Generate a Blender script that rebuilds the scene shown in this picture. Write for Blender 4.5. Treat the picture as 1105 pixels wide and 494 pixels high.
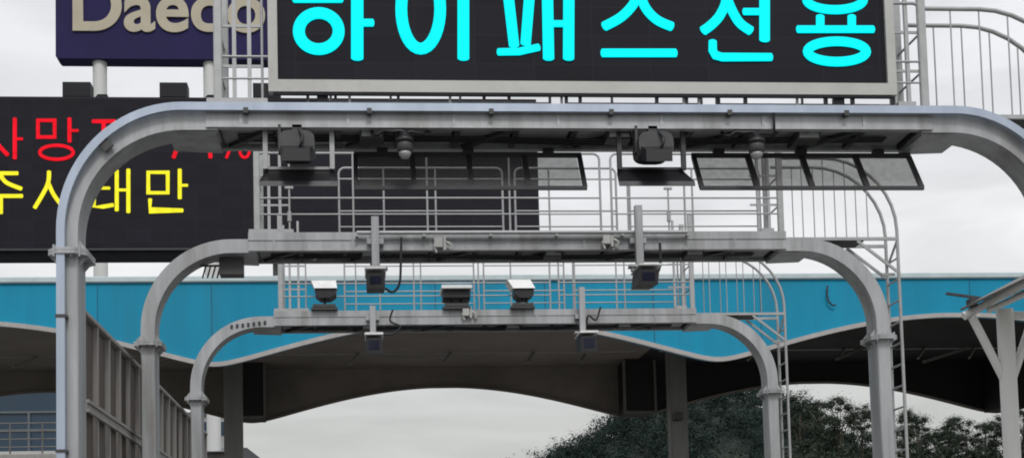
import bpy, math, random
import numpy as np
from mathutils import Vector, Matrix
random.seed(7)
rng = np.random.default_rng(11)
SC = bpy.context.scene
COL = SC.collection
for _o in list(bpy.data.objects):
    bpy.data.objects.remove(_o)

# ------------------------------------------------------------------ camera
F, PPX, PPY = 1442.0, 504.84, 535.13          # focal length and principal point in photo pixels
YAW, PITCH, ROLL = 0.0781, 0.0697, 0.0233
CAMZ = 1.4
_cy, _sy, _cp, _sp = math.cos(YAW), math.sin(YAW), math.cos(PITCH), math.sin(PITCH)
_d = Vector((_sy*_cp, _cy*_cp, _sp)); _r0 = Vector((_cy, -_sy, 0)); _u0 = _r0.cross(_d)
_r = _r0*math.cos(ROLL) - _u0*math.sin(ROLL); _u = _u0*math.cos(ROLL) + _r0*math.sin(ROLL)
cam_d = bpy.data.cameras.new('camera'); cam = bpy.data.objects.new('camera', cam_d); COL.objects.link(cam)
cam.matrix_world = Matrix(((_r.x, _u.x, -_d.x, 0), (_r.y, _u.y, -_d.y, 0), (_r.z, _u.z, -_d.z, CAMZ), (0, 0, 0, 1)))
cam_d.sensor_width = 36; cam_d.sensor_fit = 'HORIZONTAL'
cam_d.lens = F/1105*36
cam_d.shift_x = (552.5-PPX)/1105; cam_d.shift_y = (PPY-247)/1105
cam_d.clip_start = 0.1; cam_d.clip_end = 3000
SC.camera = cam

# ------------------------------------------------------------------ world, sun, exposure
W = bpy.data.worlds.new('World'); SC.world = W; W.use_nodes = True
nt = W.node_tree; nt.nodes.clear()
def wn(t, **k):
    n = nt.nodes.new(t)
    for a, b in k.items(): setattr(n, a, b)
    return n
SUN_EL, SUN_ROT = math.radians(46), math.radians(176)
wo = wn('ShaderNodeOutputWorld'); bg = wn('ShaderNodeBackground'); bg.inputs['Strength'].default_value = 0.10
sky = wn('ShaderNodeTexSky'); sky.sky_type = 'NISHITA'; sky.sun_disc = False
sky.sun_elevation = SUN_EL; sky.sun_rotation = SUN_ROT
tc = wn('ShaderNodeTexCoord'); sep = wn('ShaderNodeSeparateXYZ'); nt.links.new(tc.outputs['Generated'], sep.inputs[0])
mp = wn('ShaderNodeMapping'); mp.inputs['Scale'].default_value = (2.2, 2.2, 9.0); nt.links.new(tc.outputs['Generated'], mp.inputs[0])
no = wn('ShaderNodeTexNoise'); no.inputs['Scale'].default_value = 2.6; no.inputs['Detail'].default_value = 6; no.inputs['Roughness'].default_value = .5
no.inputs['Distortion'].default_value = .4
nt.links.new(mp.outputs[0], no.inputs['Vector'])
gr = wn('ShaderNodeValToRGB')                       # brightness of the cloud deck against height
el = gr.color_ramp.elements; el[0].position = 0.0; el[0].color = (5.3, 5.3, 5.1, 1); el[1].position = 1.0; el[1].color = (10.0, 10.2, 10.8, 1)
for p, c in ((.12, (6.0, 6.0, 5.8)), (.18, (7.6, 7.65, 7.6)), (.24, (8.6, 8.68, 8.7)), (.32, (7.95, 8.05, 8.25)), (.45, (8.4, 8.5, 8.8))):
    e = gr.color_ramp.elements.new(p); e.color = (*c, 1)
nt.links.new(sep.outputs['Z'], gr.inputs[0])
mr = wn('ShaderNodeMapRange'); mr.inputs['From Min'].default_value = .3; mr.inputs['From Max'].default_value = .7
mr.inputs['To Min'].default_value = .84; mr.inputs['To Max'].default_value = 1.1
nt.links.new(no.outputs['Fac'], mr.inputs['Value'])
mul = wn('ShaderNodeVectorMath', operation='SCALE'); nt.links.new(gr.outputs['Color'], mul.inputs[0]); nt.links.new(mr.outputs[0], mul.inputs['Scale'])
mx = wn('ShaderNodeMix', data_type='RGBA'); mx.inputs['Factor'].default_value = .94
nt.links.new(sky.outputs[0], mx.inputs[6]); nt.links.new(mul.outputs[0], mx.inputs[7])
nt.links.new(mx.outputs[2], bg.inputs['Color']); nt.links.new(bg.outputs[0], wo.inputs[0])

sun_d = bpy.data.lights.new('sun', 'SUN'); sun_d.energy = 1.2; sun_d.angle = math.radians(14); sun_d.color = (1, .97, .93)
sun = bpy.data.objects.new('sun', sun_d); COL.objects.link(sun)
# the sun stands behind the camera, veiled by cloud
_sd = Vector((math.sin(SUN_ROT)*math.cos(SUN_EL), math.cos(SUN_ROT)*math.cos(SUN_EL), math.sin(SUN_EL)))
sun.rotation_euler = _sd.to_track_quat('Z', 'Y').to_euler(); sun.location = (-8, -10, 30)
SC.view_settings.view_transform = 'Standard'; SC.view_settings.look = 'None'
SC.view_settings.exposure = 0.08; SC.view_settings.gamma = 1.0; SC.view_settings.use_curve_mapping = False
SC.cycles.use_denoising = True; SC.cycles.filter_width = 1.9

# ------------------------------------------------------------------ helpers
def at(px, py, Y):
    """the point of the plane y = Y that a pixel of the photograph shows"""
    v = _d*F + _r*(px-PPX) - _u*(py-PPY)
    k = Y/v.y
    return Vector((v.x*k, Y, CAMZ + v.z*k))

class MB:
    def __init__(s): s.v = []; s.f = []; s.sm = []
    def add(s, vs, fs, smooth=False):
        n = len(s.v); s.v += [tuple(p) for p in vs]; s.f += [tuple(i+n for i in f) for f in fs]; s.sm += [smooth]*len(fs); return s
    def box(s, x0, x1, y0, y1, z0, z1, c=0.0):
        """a box; c chamfers its four edges that run along its longest side"""
        if x0 > x1: x0, x1 = x1, x0
        if y0 > y1: y0, y1 = y1, y0
        if z0 > z1: z0, z1 = z1, z0
        if c <= 0:
            vs = [(x0,y0,z0),(x1,y0,z0),(x1,y1,z0),(x0,y1,z0),(x0,y0,z1),(x1,y0,z1),(x1,y1,z1),(x0,y1,z1)]
            return s.add(vs, [(3,2,1,0),(4,5,6,7),(0,1,5,4),(1,2,6,5),(2,3,7,6),(3,0,4,7)])
        L = (x1-x0, y1-y0, z1-z0); a = L.index(max(L)); lo = (x0,y0,z0); hi = (x1,y1,z1)
        b, d = (a+1) % 3, (a+2) % 3; c = min(c, L[b]*.4, L[d]*.4)
        pr = [(lo[b]+c,lo[d]),(hi[b]-c,lo[d]),(hi[b],lo[d]+c),(hi[b],hi[d]-c),(hi[b]-c,hi[d]),(lo[b]+c,hi[d]),(lo[b],hi[d]-c),(lo[b],lo[d]+c)]
        vs = []
        for e in (lo[a], hi[a]):
            for q in pr:
                p = [0,0,0]; p[a] = e; p[b] = q[0]; p[d] = q[1]; vs.append(p)
        fs = [(i, (i+1) % 8, 8+(i+1) % 8, 8+i) for i in range(8)] + [tuple(range(7,-1,-1)), tuple(range(8,16))]
        return s.add(vs, fs)
    def prism(s, poly, ax, a0, a1):
        """poly = list of 2-D points in the two other axes, in order; extruded along axis ax ('x','y','z')"""
        n = len(poly); vs = []
        for a in (a0, a1):
            for (p, q) in poly:
                vs.append({'x': (a,p,q), 'y': (p,a,q), 'z': (p,q,a)}[ax])
        return s.add(vs, [(i,(i+1)%n,n+(i+1)%n,n+i) for i in range(n)] + [tuple(range(n-1,-1,-1)), tuple(range(n,2*n))])
    def tube(s, pts, r, n=8, closed=False, caps=True):
        pts = [Vector(p) for p in pts]; m = len(pts)
        rs = r if isinstance(r, (list, tuple)) else [r]*m
        vs = []; T = []
        for i in range(m):
            if closed: t = pts[(i+1)%m]-pts[i-1]
            else: t = pts[min(i+1,m-1)]-pts[max(i-1,0)]
            T.append(t.normalized())
        up = Vector((0,0,1)) if abs(T[0].z) < .9 else Vector((0,1,0))
        N = (up - T[0]*up.dot(T[0])).normalized()
        for i in range(m):
            N = (N - T[i]*N.dot(T[i])).normalized(); B = T[i].cross(N)
            for k in range(n):
                a = 2*math.pi*k/n
                vs.append(pts[i] + (N*math.cos(a)+B*math.sin(a))*rs[i])
        fs = []
        for i in range(m if closed else m-1):
            j = (i+1) % m
            for k in range(n): fs.append((i*n+k, i*n+(k+1)%n, j*n+(k+1)%n, j*n+k))
        s.add(vs, fs, True)
        if caps and not closed:
            s.add(vs[:n], [tuple(range(n-1,-1,-1))]); s.add(vs[-n:], [tuple(range(n))])
        return s
    def bar(s, a, b, w, h, up=(0,0,1)):
        """a straight bar of rectangular section from a to b"""
        a, b = Vector(a), Vector(b); t = (b-a).normalized(); up = Vector(up)
        if abs(t.dot(up)) > .98: up = Vector((0,1,0))
        sx = t.cross(up).normalized()*w/2; sz = sx.cross(t).normalized()*h/2
        vs = [p+i*sx+j*sz for p in (a,b) for (i,j) in ((-1,-1),(1,-1),(1,1),(-1,1))]
        return s.add(vs, [(0,1,2,3),(7,6,5,4),(0,4,5,1),(1,5,6,2),(2,6,7,3),(3,7,4,0)])
    def sweep_xz(s, path, t, y0, y1, smooth=True):
        """a rectangular section (t in the plane, y0..y1 deep) along a polyline of (x, z); the path is the section's middle"""
        m = len(path); vs = []
        for i in range(m):
            a = Vector((path[max(i-1,0)][0], path[max(i-1,0)][1])); b = Vector((path[min(i+1,m-1)][0], path[min(i+1,m-1)][1]))
            d = (b-a).normalized(); nrm = Vector((-d.y, d.x))*t/2; p = Vector(path[i])
            o, q = p+nrm, p-nrm
            vs += [(o.x,y0,o.y),(o.x,y1,o.y),(q.x,y1,q.y),(q.x,y0,q.y)]
        fs = []
        for i in range(m-1):
            for k in range(4): fs.append((i*4+k, i*4+(k+1)%4, i*4+4+(k+1)%4, i*4+4+k))
        fs += [(0,1,2,3), tuple((m-1)*4+k for k in (3,2,1,0))]
        return s.add(vs, fs)
    def lathe(s, prof, c, n=16, axis='z'):
        vs = []; fs = []; c = Vector(c)
        for (r, h) in prof:
            for k in range(n):
                a = 2*math.pi*k/n; x, y = r*math.cos(a), r*math.sin(a)
                vs.append(c + (Vector((x,y,h)) if axis == 'z' else Vector((x,h,y))))
        for i in range(len(prof)-1):
            for k in range(n): fs.append((i*n+k, i*n+(k+1)%n, (i+1)*n+(k+1)%n, (i+1)*n+k))
        fs += [tuple(range(n-1,-1,-1)), tuple((len(prof)-1)*n+k for k in range(n))]
        return s.add(vs, fs, True)

WLOC = {}
def obj(name, mb, mat, parent=None, loc=None):
    """link the collected shapes as ONE mesh object; coordinates are world coordinates"""
    me = bpy.data.meshes.new(name)
    if loc is None: loc = WLOC[parent.name] if parent else Vector((0,0,0))
    loc = Vector(loc)
    me.from_pydata([(x-loc.x, y-loc.y, z-loc.z) for (x,y,z) in mb.v], [], mb.f)
    me.polygons.foreach_set('use_smooth', mb.sm)
    me.materials.append(mat); me.validate(); me.update()
    import bmesh
    b = bmesh.new(); b.from_mesh(me); bmesh.ops.recalc_face_normals(b, faces=b.faces); b.to_mesh(me); b.free()
    o = bpy.data.objects.new(name, me); COL.objects.link(o)
    if parent:
        o.parent = parent; o.location = loc - WLOC[parent.name]
    else:
        o.location = loc
    WLOC[o.name] = loc
    return o
def tag(o, label=None, cat=None, group=None, kind=None):
    if label: o['label'] = label
    if cat: o['category'] = cat
    if group: o['group'] = group
    if kind: o['kind'] = kind
    return o
def thing(name, loc, label, cat, group=None):
    o = bpy.data.objects.new(name, None); COL.objects.link(o); o.location = loc; o.empty_display_size = .3
    WLOC[o.name] = Vector(loc)
    return tag(o, label, cat, group)
def arc(cx, cz, rx, rz, a0, a1, n):
    return [(cx+rx*math.cos(math.radians(a0+(a1-a0)*i/n)), cz+rz*math.sin(math.radians(a0+(a1-a0)*i/n))) for i in range(n+1)]

# ------------------------------------------------------------------ materials
def mat(name, col, rough=.6, metal=0.0, var=.12, scale=6.0, streak=False, bump=0.0, emit=None, spec=.5, dirt=None, dirt_amt=.0):
    m = bpy.data.materials.new(name); m.use_nodes = True; t = m.node_tree; N = t.nodes; b = N['Principled BSDF']
    b.inputs['Roughness'].default_value = rough; b.inputs['Metallic'].default_value = metal
    b.inputs['Specular IOR Level'].default_value = spec
    if emit:
        b.inputs['Base Color'].default_value = (*[c*.04 for c in col], 1); b.inputs['Specular IOR Level'].default_value = .1
        b.inputs['Emission Color'].default_value = (*col, 1); b.inputs['Emission Strength'].default_value = emit
        if var > 0.12:      # diodes age unevenly
            g = N.new('ShaderNodeNewGeometry'); n = N.new('ShaderNodeTexNoise'); n.inputs['Scale'].default_value = scale; n.inputs['Detail'].default_value = 3
            t.links.new(g.outputs['Position'], n.inputs['Vector']); r = N.new('ShaderNodeMapRange')
            r.inputs['From Min'].default_value = .3; r.inputs['From Max'].default_value = .7; r.inputs['To Min'].default_value = emit*(1-var); r.inputs['To Max'].default_value = emit*(1+var*.4)
            t.links.new(n.outputs['Fac'], r.inputs['Value']); t.links.new(r.outputs[0], b.inputs['Emission Strength'])
        return m
    g = N.new('ShaderNodeNewGeometry'); mpn = N.new('ShaderNodeMapping'); t.links.new(g.outputs['Position'], mpn.inputs[0])
    mpn.inputs['Scale'].default_value = (1, 1, .12) if streak else (1, 1, 1)
    n1 = N.new('ShaderNodeTexNoise'); n1.inputs['Scale'].default_value = scale; n1.inputs['Detail'].default_value = 5; n1.inputs['Roughness'].default_value = .6
    t.links.new(mpn.outputs[0], n1.inputs['Vector'])
    cr = N.new('ShaderNodeValToRGB'); e = cr.color_ramp.elements
    e[0].position = .28; e[0].color = (*[c*(1-var) for c in col], 1); e[1].position = .72; e[1].color = (*[min(c*(1+var),1) for c in col], 1)
    t.links.new(n1.outputs['Fac'], cr.inputs[0]); out = cr.outputs[0]
    if dirt:
        n2 = N.new('ShaderNodeTexNoise'); n2.inputs['Scale'].default_value = scale*.35; n2.inputs['Detail'].default_value = 8; n2.inputs['Roughness'].default_value = .7
        t.links.new(mpn.outputs[0], n2.inputs['Vector'])
        r2 = N.new('ShaderNodeMapRange'); r2.inputs['From Min'].default_value = .5; r2.inputs['From Max'].default_value = .75; r2.inputs['To Max'].default_value = dirt_amt
        t.links.new(n2.outputs['Fac'], r2.inputs['Value'])
        mm = N.new('ShaderNodeMix'); mm.data_type = 'RGBA'; t.links.new(r2.outputs[0], mm.inputs['Factor'])
        t.links.new(out, mm.inputs[6]); mm.inputs[7].default_value = (*dirt, 1); out = mm.outputs[2]
    t.links.new(out, b.inputs['Base Color'])
    rr = N.new('ShaderNodeMapRange'); rr.inputs['To Min'].default_value = max(rough-.1, .05); rr.inputs['To Max'].default_value = min(rough+.12, 1)
    t.links.new(n1.outputs['Fac'], rr.inputs['Value']); t.links.new(rr.outputs[0], b.inputs['Roughness'])
    if bump:
        bp = N.new('ShaderNodeBump'); bp.inputs['Strength'].default_value = bump; bp.inputs['Distance'].default_value = .02
        t.links.new(n1.outputs['Fac'], bp.inputs['Height']); t.links.new(bp.outputs[0], b.inputs['Normal'])
    return m
M = {}
M['galv'] = mat('galvanised_steel', (.40, .41, .42), .45, .4, .22, 5, True, dirt=(.17, .15, .12), dirt_amt=.75)
M['galv_rail'] = mat('rail_steel', (.40, .405, .405), .45, .3, .1, 9)
M['conduit'] = mat('conduit_steel', (.43, .49, .585), .35, .45, .1, 4, True)
M['frame'] = mat('sign_frame', (.47, .47, .45), .5, .2, .08, 3, dirt=(.25, .24, .22), dirt_amt=.4)
M['plate'] = mat('soffit_plate', (.30, .30, .305), .6, .1, .25, 3, dirt=(.08, .08, .08), dirt_amt=.6)
M['dark_steel'] = mat('dark_steel', (.05, .05, .054), .5, .3, .2, 8)
M['black'] = mat('black_plastic', (.014, .014, .017), .45, 0, .2, 10)
M['device'] = mat('device_grey', (.06, .06, .059), .5, .1, .2, 14)
M['white'] = mat('white_enamel', (.82, .82, .81), .4, 0, .06, 8, dirt=(.4, .38, .34), dirt_amt=.5)
M['screen'] = mat('led_screen', (.0115, .0105, .0165), .65, 0, .25, 1.2, spec=.2)
def module_grid(m):      # the joints between the display's modules
    t = m.node_tree; N = t.nodes; b = N['Principled BSDF']; old = b.inputs['Base Color'].links[0].from_socket
    g = N.new('ShaderNodeNewGeometry'); sp = N.new('ShaderNodeSeparateXYZ'); cb = N.new('ShaderNodeCombineXYZ')
    t.links.new(g.outputs['Position'], sp.inputs[0]); t.links.new(sp.outputs['X'], cb.inputs[0]); t.links.new(sp.outputs['Z'], cb.inputs[1])
    br = N.new('ShaderNodeTexBrick'); br.offset = 0; br.inputs['Scale'].default_value = 1; br.inputs['Brick Width'].default_value = .64; br.inputs['Row Height'].default_value = .32
    br.inputs['Mortar Size'].default_value = .008; br.inputs['Color1'].default_value = (.85,.85,.85,1); br.inputs['Color2'].default_value = (1.15,1.15,1.15,1); br.inputs['Mortar'].default_value = (1.4,1.4,1.4,1)
    t.links.new(cb.outputs[0], br.inputs['Vector']); mm = N.new('ShaderNodeMix'); mm.data_type = 'RGBA'; mm.blend_type = 'MULTIPLY'; mm.inputs['Factor'].default_value = 1
    t.links.new(old, mm.inputs[6]); t.links.new(br.outputs['Color'], mm.inputs[7]); t.links.new(mm.outputs[2], b.inputs['Base Color'])
module_grid(M['screen'])
M['cabinet'] = mat('sign_cabinet', (.02, .02, .024), .6, 0, .2, 2, spec=.2)
M['cyan'] = mat('cyan_led', (0.0, .93, 1.0), emit=1.02, var=.1)
M['red'] = mat('red_led', (.92, .006, .02), emit=1.0, var=.25, scale=5)
M['yellow'] = mat('yellow_led', (.98, .90, .03), emit=1.0, var=.15, scale=5)
M['blue'] = mat('blue_fascia', (.010, .27, .44), .6, 0, .13, .8, True, spec=.2, dirt=(.03, .19, .28), dirt_amt=.7)
M['seam'] = mat('seam_line', (.006, .10, .17), .6)
M['cap'] = mat('fascia_cap', (.50, .58, .60), .5, .1, .1, 3)
M['trim'] = mat('fascia_trim', (.40, .385, .375), .5, .1, .15, 4)
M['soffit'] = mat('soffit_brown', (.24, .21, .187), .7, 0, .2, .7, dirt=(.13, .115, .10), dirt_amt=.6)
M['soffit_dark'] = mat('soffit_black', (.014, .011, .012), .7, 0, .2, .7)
M['column'] = mat('column_steel', (.155, .15, .142), .6, .1, .18, 3, True, dirt=(.08, .075, .07), dirt_amt=.6)
M['barrier'] = mat('barrier_panel', (.10, .080, .070), .6, .1, .15, 2, True)
M['barrier_post'] = mat('barrier_post', (.33, .315, .30), .55, .2, .15, 4, True)
M['white_steel'] = mat('white_painted_steel', (.76, .755, .73), .45, 0, .08, 4, True, dirt=(.42, .40, .36), dirt_amt=.4)
M['navy'] = mat('billboard_navy', (.02, .016, .075), .7, 0, .2, .5, spec=.2)
M['letter'] = mat('billboard_letter', (.46, .41, .31), .5, 0, .1, 1)
M['pole'] = mat('pole_white', (.62, .63, .62), .5, 0, .08, 1.5, True)
M['glassblue'] = mat('blue_glass', (.026, .055, .09), .25, 0, .2, .15)
M['mullion'] = mat('mullion_grey', (.11, .13, .15), .5, 0, .1, 2)
M['pale'] = mat('pale_render', (.50, .50, .485), .8, 0, .1, .7, dirt=(.34, .33, .31), dirt_amt=.5)
M['roof'] = mat('dark_roof', (.11, .11, .115), .7, 0, .2, 1)
M['asphalt'] = mat('concrete_pavement', (.11, .108, .104), .9, 0, .2, 4, bump=.3)
M['paint'] = mat('road_paint', (.7, .7, .68), .7, 0, .1, 3)
M['kerb'] = mat('kerb_concrete', (.36, .35, .33), .85, 0, .15, 3)
M['ground'] = mat('ground_soil', (.09, .10, .06), .95, 0, .3, .3)
M['hill'] = mat('hill_soil', (.022, .033, .028), .95, 0, .3, .1)
M['trunk'] = mat('bark', (.09, .075, .06), .9, 0, .3, 4, True)
def leaf(name, col):
    m = bpy.data.materials.new(name); m.use_nodes = True; t = m.node_tree; N = t.nodes; b = N['Principled BSDF']
    g = N.new('ShaderNodeNewGeometry'); n = N.new('ShaderNodeTexNoise'); n.inputs['Scale'].default_value = .5; n.inputs['Detail'].default_value = 4
    t.links.new(g.outputs['Position'], n.inputs['Vector'])
    ad = N.new('ShaderNodeMath'); ad.operation = 'MULTIPLY_ADD'; ad.inputs[1].default_value = .5
    t.links.new(g.outputs['Random Per Island'], ad.inputs[0]); t.links.new(n.outputs['Fac'], ad.inputs[2])
    cr = N.new('ShaderNodeValToRGB'); e = cr.color_ramp.elements
    e[0].position = .4; e[0].color = (*[c*.75 for c in col], 1); e[1].position = 1.0; e[1].color = (*[c*1.3 for c in col], 1)
    t.links.new(ad.outputs[0], cr.inputs[0]); t.links.new(cr.outputs[0], b.inputs['Base Color'])
    b.inputs['Roughness'].default_value = .95; b.inputs['Specular IOR Level'].default_value = .04
    return m
M['leaf'] = leaf('foliage', (.044, .055, .042))
M['leaf_far'] = leaf('far_foliage', (.027, .041, .036))
def pane_mat():
    m = bpy.data.materials.new('mesh_pane'); m.use_nodes = True; t = m.node_tree; N = t.nodes; b = N['Principled BSDF']
    b.inputs['Base Color'].default_value = (.10, .10, .097, 1); b.inputs['Roughness'].default_value = .6
    tr = N.new('ShaderNodeBsdfTransparent'); tr.inputs[0].default_value = (.95, .95, .94, 1); mxs = N.new('ShaderNodeMixShader')
    g = N.new('ShaderNodeNewGeometry'); n = N.new('ShaderNodeTexNoise'); n.inputs['Scale'].default_value = 14; n.inputs['Detail'].default_value = 4
    t.links.new(g.outputs['Position'], n.inputs['Vector'])
    r = N.new('ShaderNodeMapRange'); r.inputs['From Min'].default_value = .3; r.inputs['From Max'].default_value = .7; r.inputs['To Min'].default_value = .40; r.inputs['To Max'].default_value = .47
    t.links.new(n.outputs['Fac'], r.inputs['Value']); t.links.new(r.outputs[0], mxs.inputs[0])
    t.links.new(tr.outputs[0], mxs.inputs[1]); t.links.new(b.outputs[0], mxs.inputs[2]); t.links.new(mxs.outputs[0], N['Material Output'].inputs[0])
    return m
M['pane'] = pane_mat()
M['lens'] = mat('dark_lens', (.012, .014, .03), .2)

# ------------------------------------------------------------------ ground, road, hill
def ground_sheet():
    b = MB(); b.add([(-900,-200,0),(900,-200,0),(900,1600,0),(-900,1600,0)], [(0,1,2,3)])
    tag(obj('ground', b, M['ground']), kind='structure')
    b = MB(); b.add([(-28,-60,.02),(34,-60,.02),(34,330,.02),(-28,330,.02)], [(0,1,2,3)])
    tag(obj('road', b, M['asphalt']), kind='structure')
    b = MB()
    for x in (2.3,):
        y = -40
        while y < 120:
            b.box(x-.07, x+.07, y, y+5, .0205, .026); y += 9
    for x in (-2.35, 7.1): b.box(x-.07, x+.07, -40, 120, .0205, .026)
    tag(obj('road_markings', b, M['paint']), kind='structure')
    b = MB()
    for (x0, x1) in ((-4.0, -2.62), (7.3, 12.2)):
        b.box(x0, x1, 8, 52, .0, .15, .03)
    tag(obj('kerb', b, M['kerb']), kind='structure')
ground_sheet()

HILL_PX = [(-300,640),(60,640),(330,600),(480,540),(540,512),(570,500),(585,491),(600,483),(615,475),(628,467),(640,458),(655,449),(690,428),(720,414),(760,407),(800,415),(825,433),(850,458),(880,475),(920,488),(1000,490),(1105,488),(1300,500),(1700,640)]
HY = 300.0
_hx = []; _hz = []
for (px, py) in HILL_PX:
    p = at(px, py, HY); _hx.append(p.x); _hz.append(max(p.z-5.5, -1.0))
def hill_h(x, y):
    """height of the wooded hill over the ground"""
    c = np.interp(x, _hx, _hz, left=-1, right=-1)
    s = np.clip((y-170)/(HY-170), 0, 1); s = s*s*(3-2*s)
    e = np.clip(1-(y-HY)/160, 0, 1)
    return c*s*np.where(y > HY, e, 1)
def hill_mesh():
    xs = np.linspace(-60, 260, 81); ys = np.linspace(165, 465, 50); b = MB(); vs = []; fs = []
    for y in ys:
        for x in xs: vs.append((x, y, float(hill_h(x, y))-.05))
    n = len(xs)
    for j in range(len(ys)-1):
        for i in range(n-1): fs.append((j*n+i, j*n+i+1, (j+1)*n+i+1, (j+1)*n+i))
    b.add(vs, fs, True); tag(obj('hill', b, M['hill']), kind='structure')
hill_mesh()
# a grassy bank carries the trees on the right
BX0, BX1 = 24.0, 90.0
def bank_h(x, y):
    s = min(max((y-84)/26, 0), 1); t = min(max((x-BX0)/7, 0), 1); return 9.0*s*s*(3-2*s)*t*t*(3-2*t)*(1 if y < 135 else max(0, 1-(y-135)/25))
def bank():
    xs = np.linspace(BX0-2, BX1, 40); ys = np.linspace(80, 164, 30); b = MB(); vs = [(x, y, bank_h(x, y)-.03) for y in ys for x in xs]; n = len(xs)
    fs = [(j*n+i, j*n+i+1, (j+1)*n+i+1, (j+1)*n+i) for j in range(len(ys)-1) for i in range(n-1)]
    b.add(vs, fs, True); tag(obj('bank', b, M['ground']), kind='structure')
bank()

# ------------------------------------------------------------------ foliage
def raw_mesh(name, V, Q, material):
    me = bpy.data.meshes.new(name); nq = len(Q)
    me.vertices.add(len(V)); me.vertices.foreach_set('co', np.asarray(V, 'f').ravel())
    me.loops.add(nq*4); me.loops.foreach_set('vertex_index', np.asarray(Q, 'i').ravel())
    me.polygons.add(nq); me.polygons.foreach_set('loop_start', np.arange(0, nq*4, 4, dtype='i')); me.polygons.foreach_set('loop_total', np.full(nq, 4, 'i'))
    me.materials.append(material); me.update(calc_edges=True); me.validate(); return me
def leaf_quads(C, size, flat=.7, face=None):
    """a small kinked leaf clump at every centre, turned roughly outwards when face is given"""
    n = len(C); d = rng.normal(size=(n,3))
    if face is not None:
        f = face/(np.linalg.norm(face, axis=1)[:,None]+1e-6) + np.array([0,0,.45]) + rng.normal(size=(n,3))*.33
        f /= np.linalg.norm(f, axis=1)[:,None]; d -= f*(d*f).sum(1)[:,None]
    d /= np.linalg.norm(d, axis=1)[:,None]
    if face is not None:
        e = np.cross(f, d); s = size*(.6+.8*rng.random((n,1))); w = s*flat
        V = np.stack([C-d*s, C+e*w, C+d*s, C-e*w*(.5+.5*rng.random((n,1)))], 1).reshape(-1,3)
        return V, np.arange(n*4).reshape(n,4)
    e = rng.normal(size=(n,3)); e -= d*(e*d).sum(1)[:,None]; e /= np.linalg.norm(e, axis=1)[:,None]
    s = size*(.6+.8*rng.random((n,1))); w = s*flat
    V = np.stack([C-d*s, C+e*w, C+d*s, C-e*w*(.5+.5*rng.random((n,1)))], 1).reshape(-1,3)
    return V, np.arange(n*4).reshape(n,4)
def crown_points(n, rx, rz, cz, lobes):
    """points filling an uneven crown made of many overlapping clumps"""
    L = []
    for k in range(lobes):
        a = rng.random()*2*math.pi; h = rng.random(); rr = rx*math.sqrt(rng.random())*(.95-.6*abs(h-.4))
        L.append((rr*math.cos(a), rr*math.sin(a), cz + (h-.5)*2*rz*.85, rx*(.15+.22*rng.random())))
    L = np.array(L); P = []
    wgt = L[:,3]**2; wgt /= wgt.sum(); idx = rng.choice(len(L), n, p=wgt)
    u = rng.normal(size=(n,3)); u /= np.linalg.norm(u, axis=1)[:,None]
    rad = L[idx,3]*np.minimum(np.abs(rng.normal(size=n))*.75, 1.9)     # denser at the heart, ragged outside
    return L[idx,:3] + u*rad[:,None]*np.array([1.15,1.15,.8]), L, u + (L[idx,:3]-np.array([0,0,cz]))/rx*.5
def make_tree_meshes(seed, h):
    rx = h*.2; cz = h*.62; rz = h*.38
    C, L, FN = crown_points(12000, rx, rz, cz, 46)
    V, Q = leaf_quads(C, .075, face=FN)
    crown = raw_mesh('crown', V, Q, M['leaf'])
    b = MB(); b.tube([(0,0,-.3),(.05,.02,h*.25),(-.06,.05,h*.5),(.03,0,h*.8)], [.2,.16,.11,.03], 7)
    for k in range(9):
        p = L[rng.integers(len(L))]; z0 = h*(.25+.4*rng.random()); q = Vector(p[:3]); st = Vector((0,0,min(z0, q.z-.3)))
        b.tube([st, st.lerp(q,.5)+Vector((0,0,.15)), q], [.07,.05,.02], 5)
    tm = bpy.data.meshes.new('trunk'); tm.from_pydata(b.v, [], b.f); tm.materials.append(M['trunk']); tm.update()
    return crown, tm, h
TREES = [make_tree_meshes(k, h) for k, h in enumerate((9.0, 9.6, 8.4, 10.0))]
tree_spots = [   # pixel of the top, distance, kind, label
    (862, 424, 112, 0, 'dark leafy tree just right of the short ladder, at the left end of the row'),
    (880, 428, 118, 1, 'second dark tree from the left in the row behind the ladders'),
    (903, 427, 110, 2, 'dark bushy tree standing clear between the two steel ladders, tallest crown there'),
    (928, 434, 116, 3, 'dark tree crown partly hidden by the wide grey gantry post'),
    (948, 440, 108, 0, 'dark tree almost wholly behind the wide grey gantry post'),
    (974, 441, 114, 2, 'dark tree crown seen through the tall ladder'),
    (990, 444, 120, 1, 'narrow tree just right of the tall ladder, sloping down to a gap of sky'),
    (1012, 459, 107, 3, 'low loose tree left of the gap of sky between tall ladder and white post'),
    (1022, 449, 117, 2, 'thin airy tree with sky showing through, between tall ladder and white post'),
    (1042, 448, 111, 0, 'airy tree with open crown left of the white branching post'),
    (1062, 453, 119, 1, 'dark tree leaning towards the white branching post'),
    (1082, 446, 113, 3, 'dark tree hidden mostly behind the white branching post'),
    (1103, 441, 109, 2, 'dark tree cut by the right edge, right of the white post'),
    (1135, 444, 115, 0, 'dark tree beyond the right edge of the view, last of the row'),
]
for (px, py, Y, k, lab) in tree_spots:
    top = at(px, py, Y); crown, tm, h = TREES[k]
    z0 = bank_h(top.x, Y); s = (top.z-z0)/h*1.02
    r = thing('broadleaf_tree', (top.x, Y, z0), lab, 'tree', 'trees in a row behind the toll canopy')
    r.rotation_euler = (0, 0, rng.random()*6.28); r.scale = (max(s, .85)*1.02, max(s, .85)*1.02, s)
    for nm, me in (('crown', crown), ('trunk', tm)):
        c = bpy.data.objects.new(nm, me); COL.objects.link(c); c.parent = r
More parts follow.
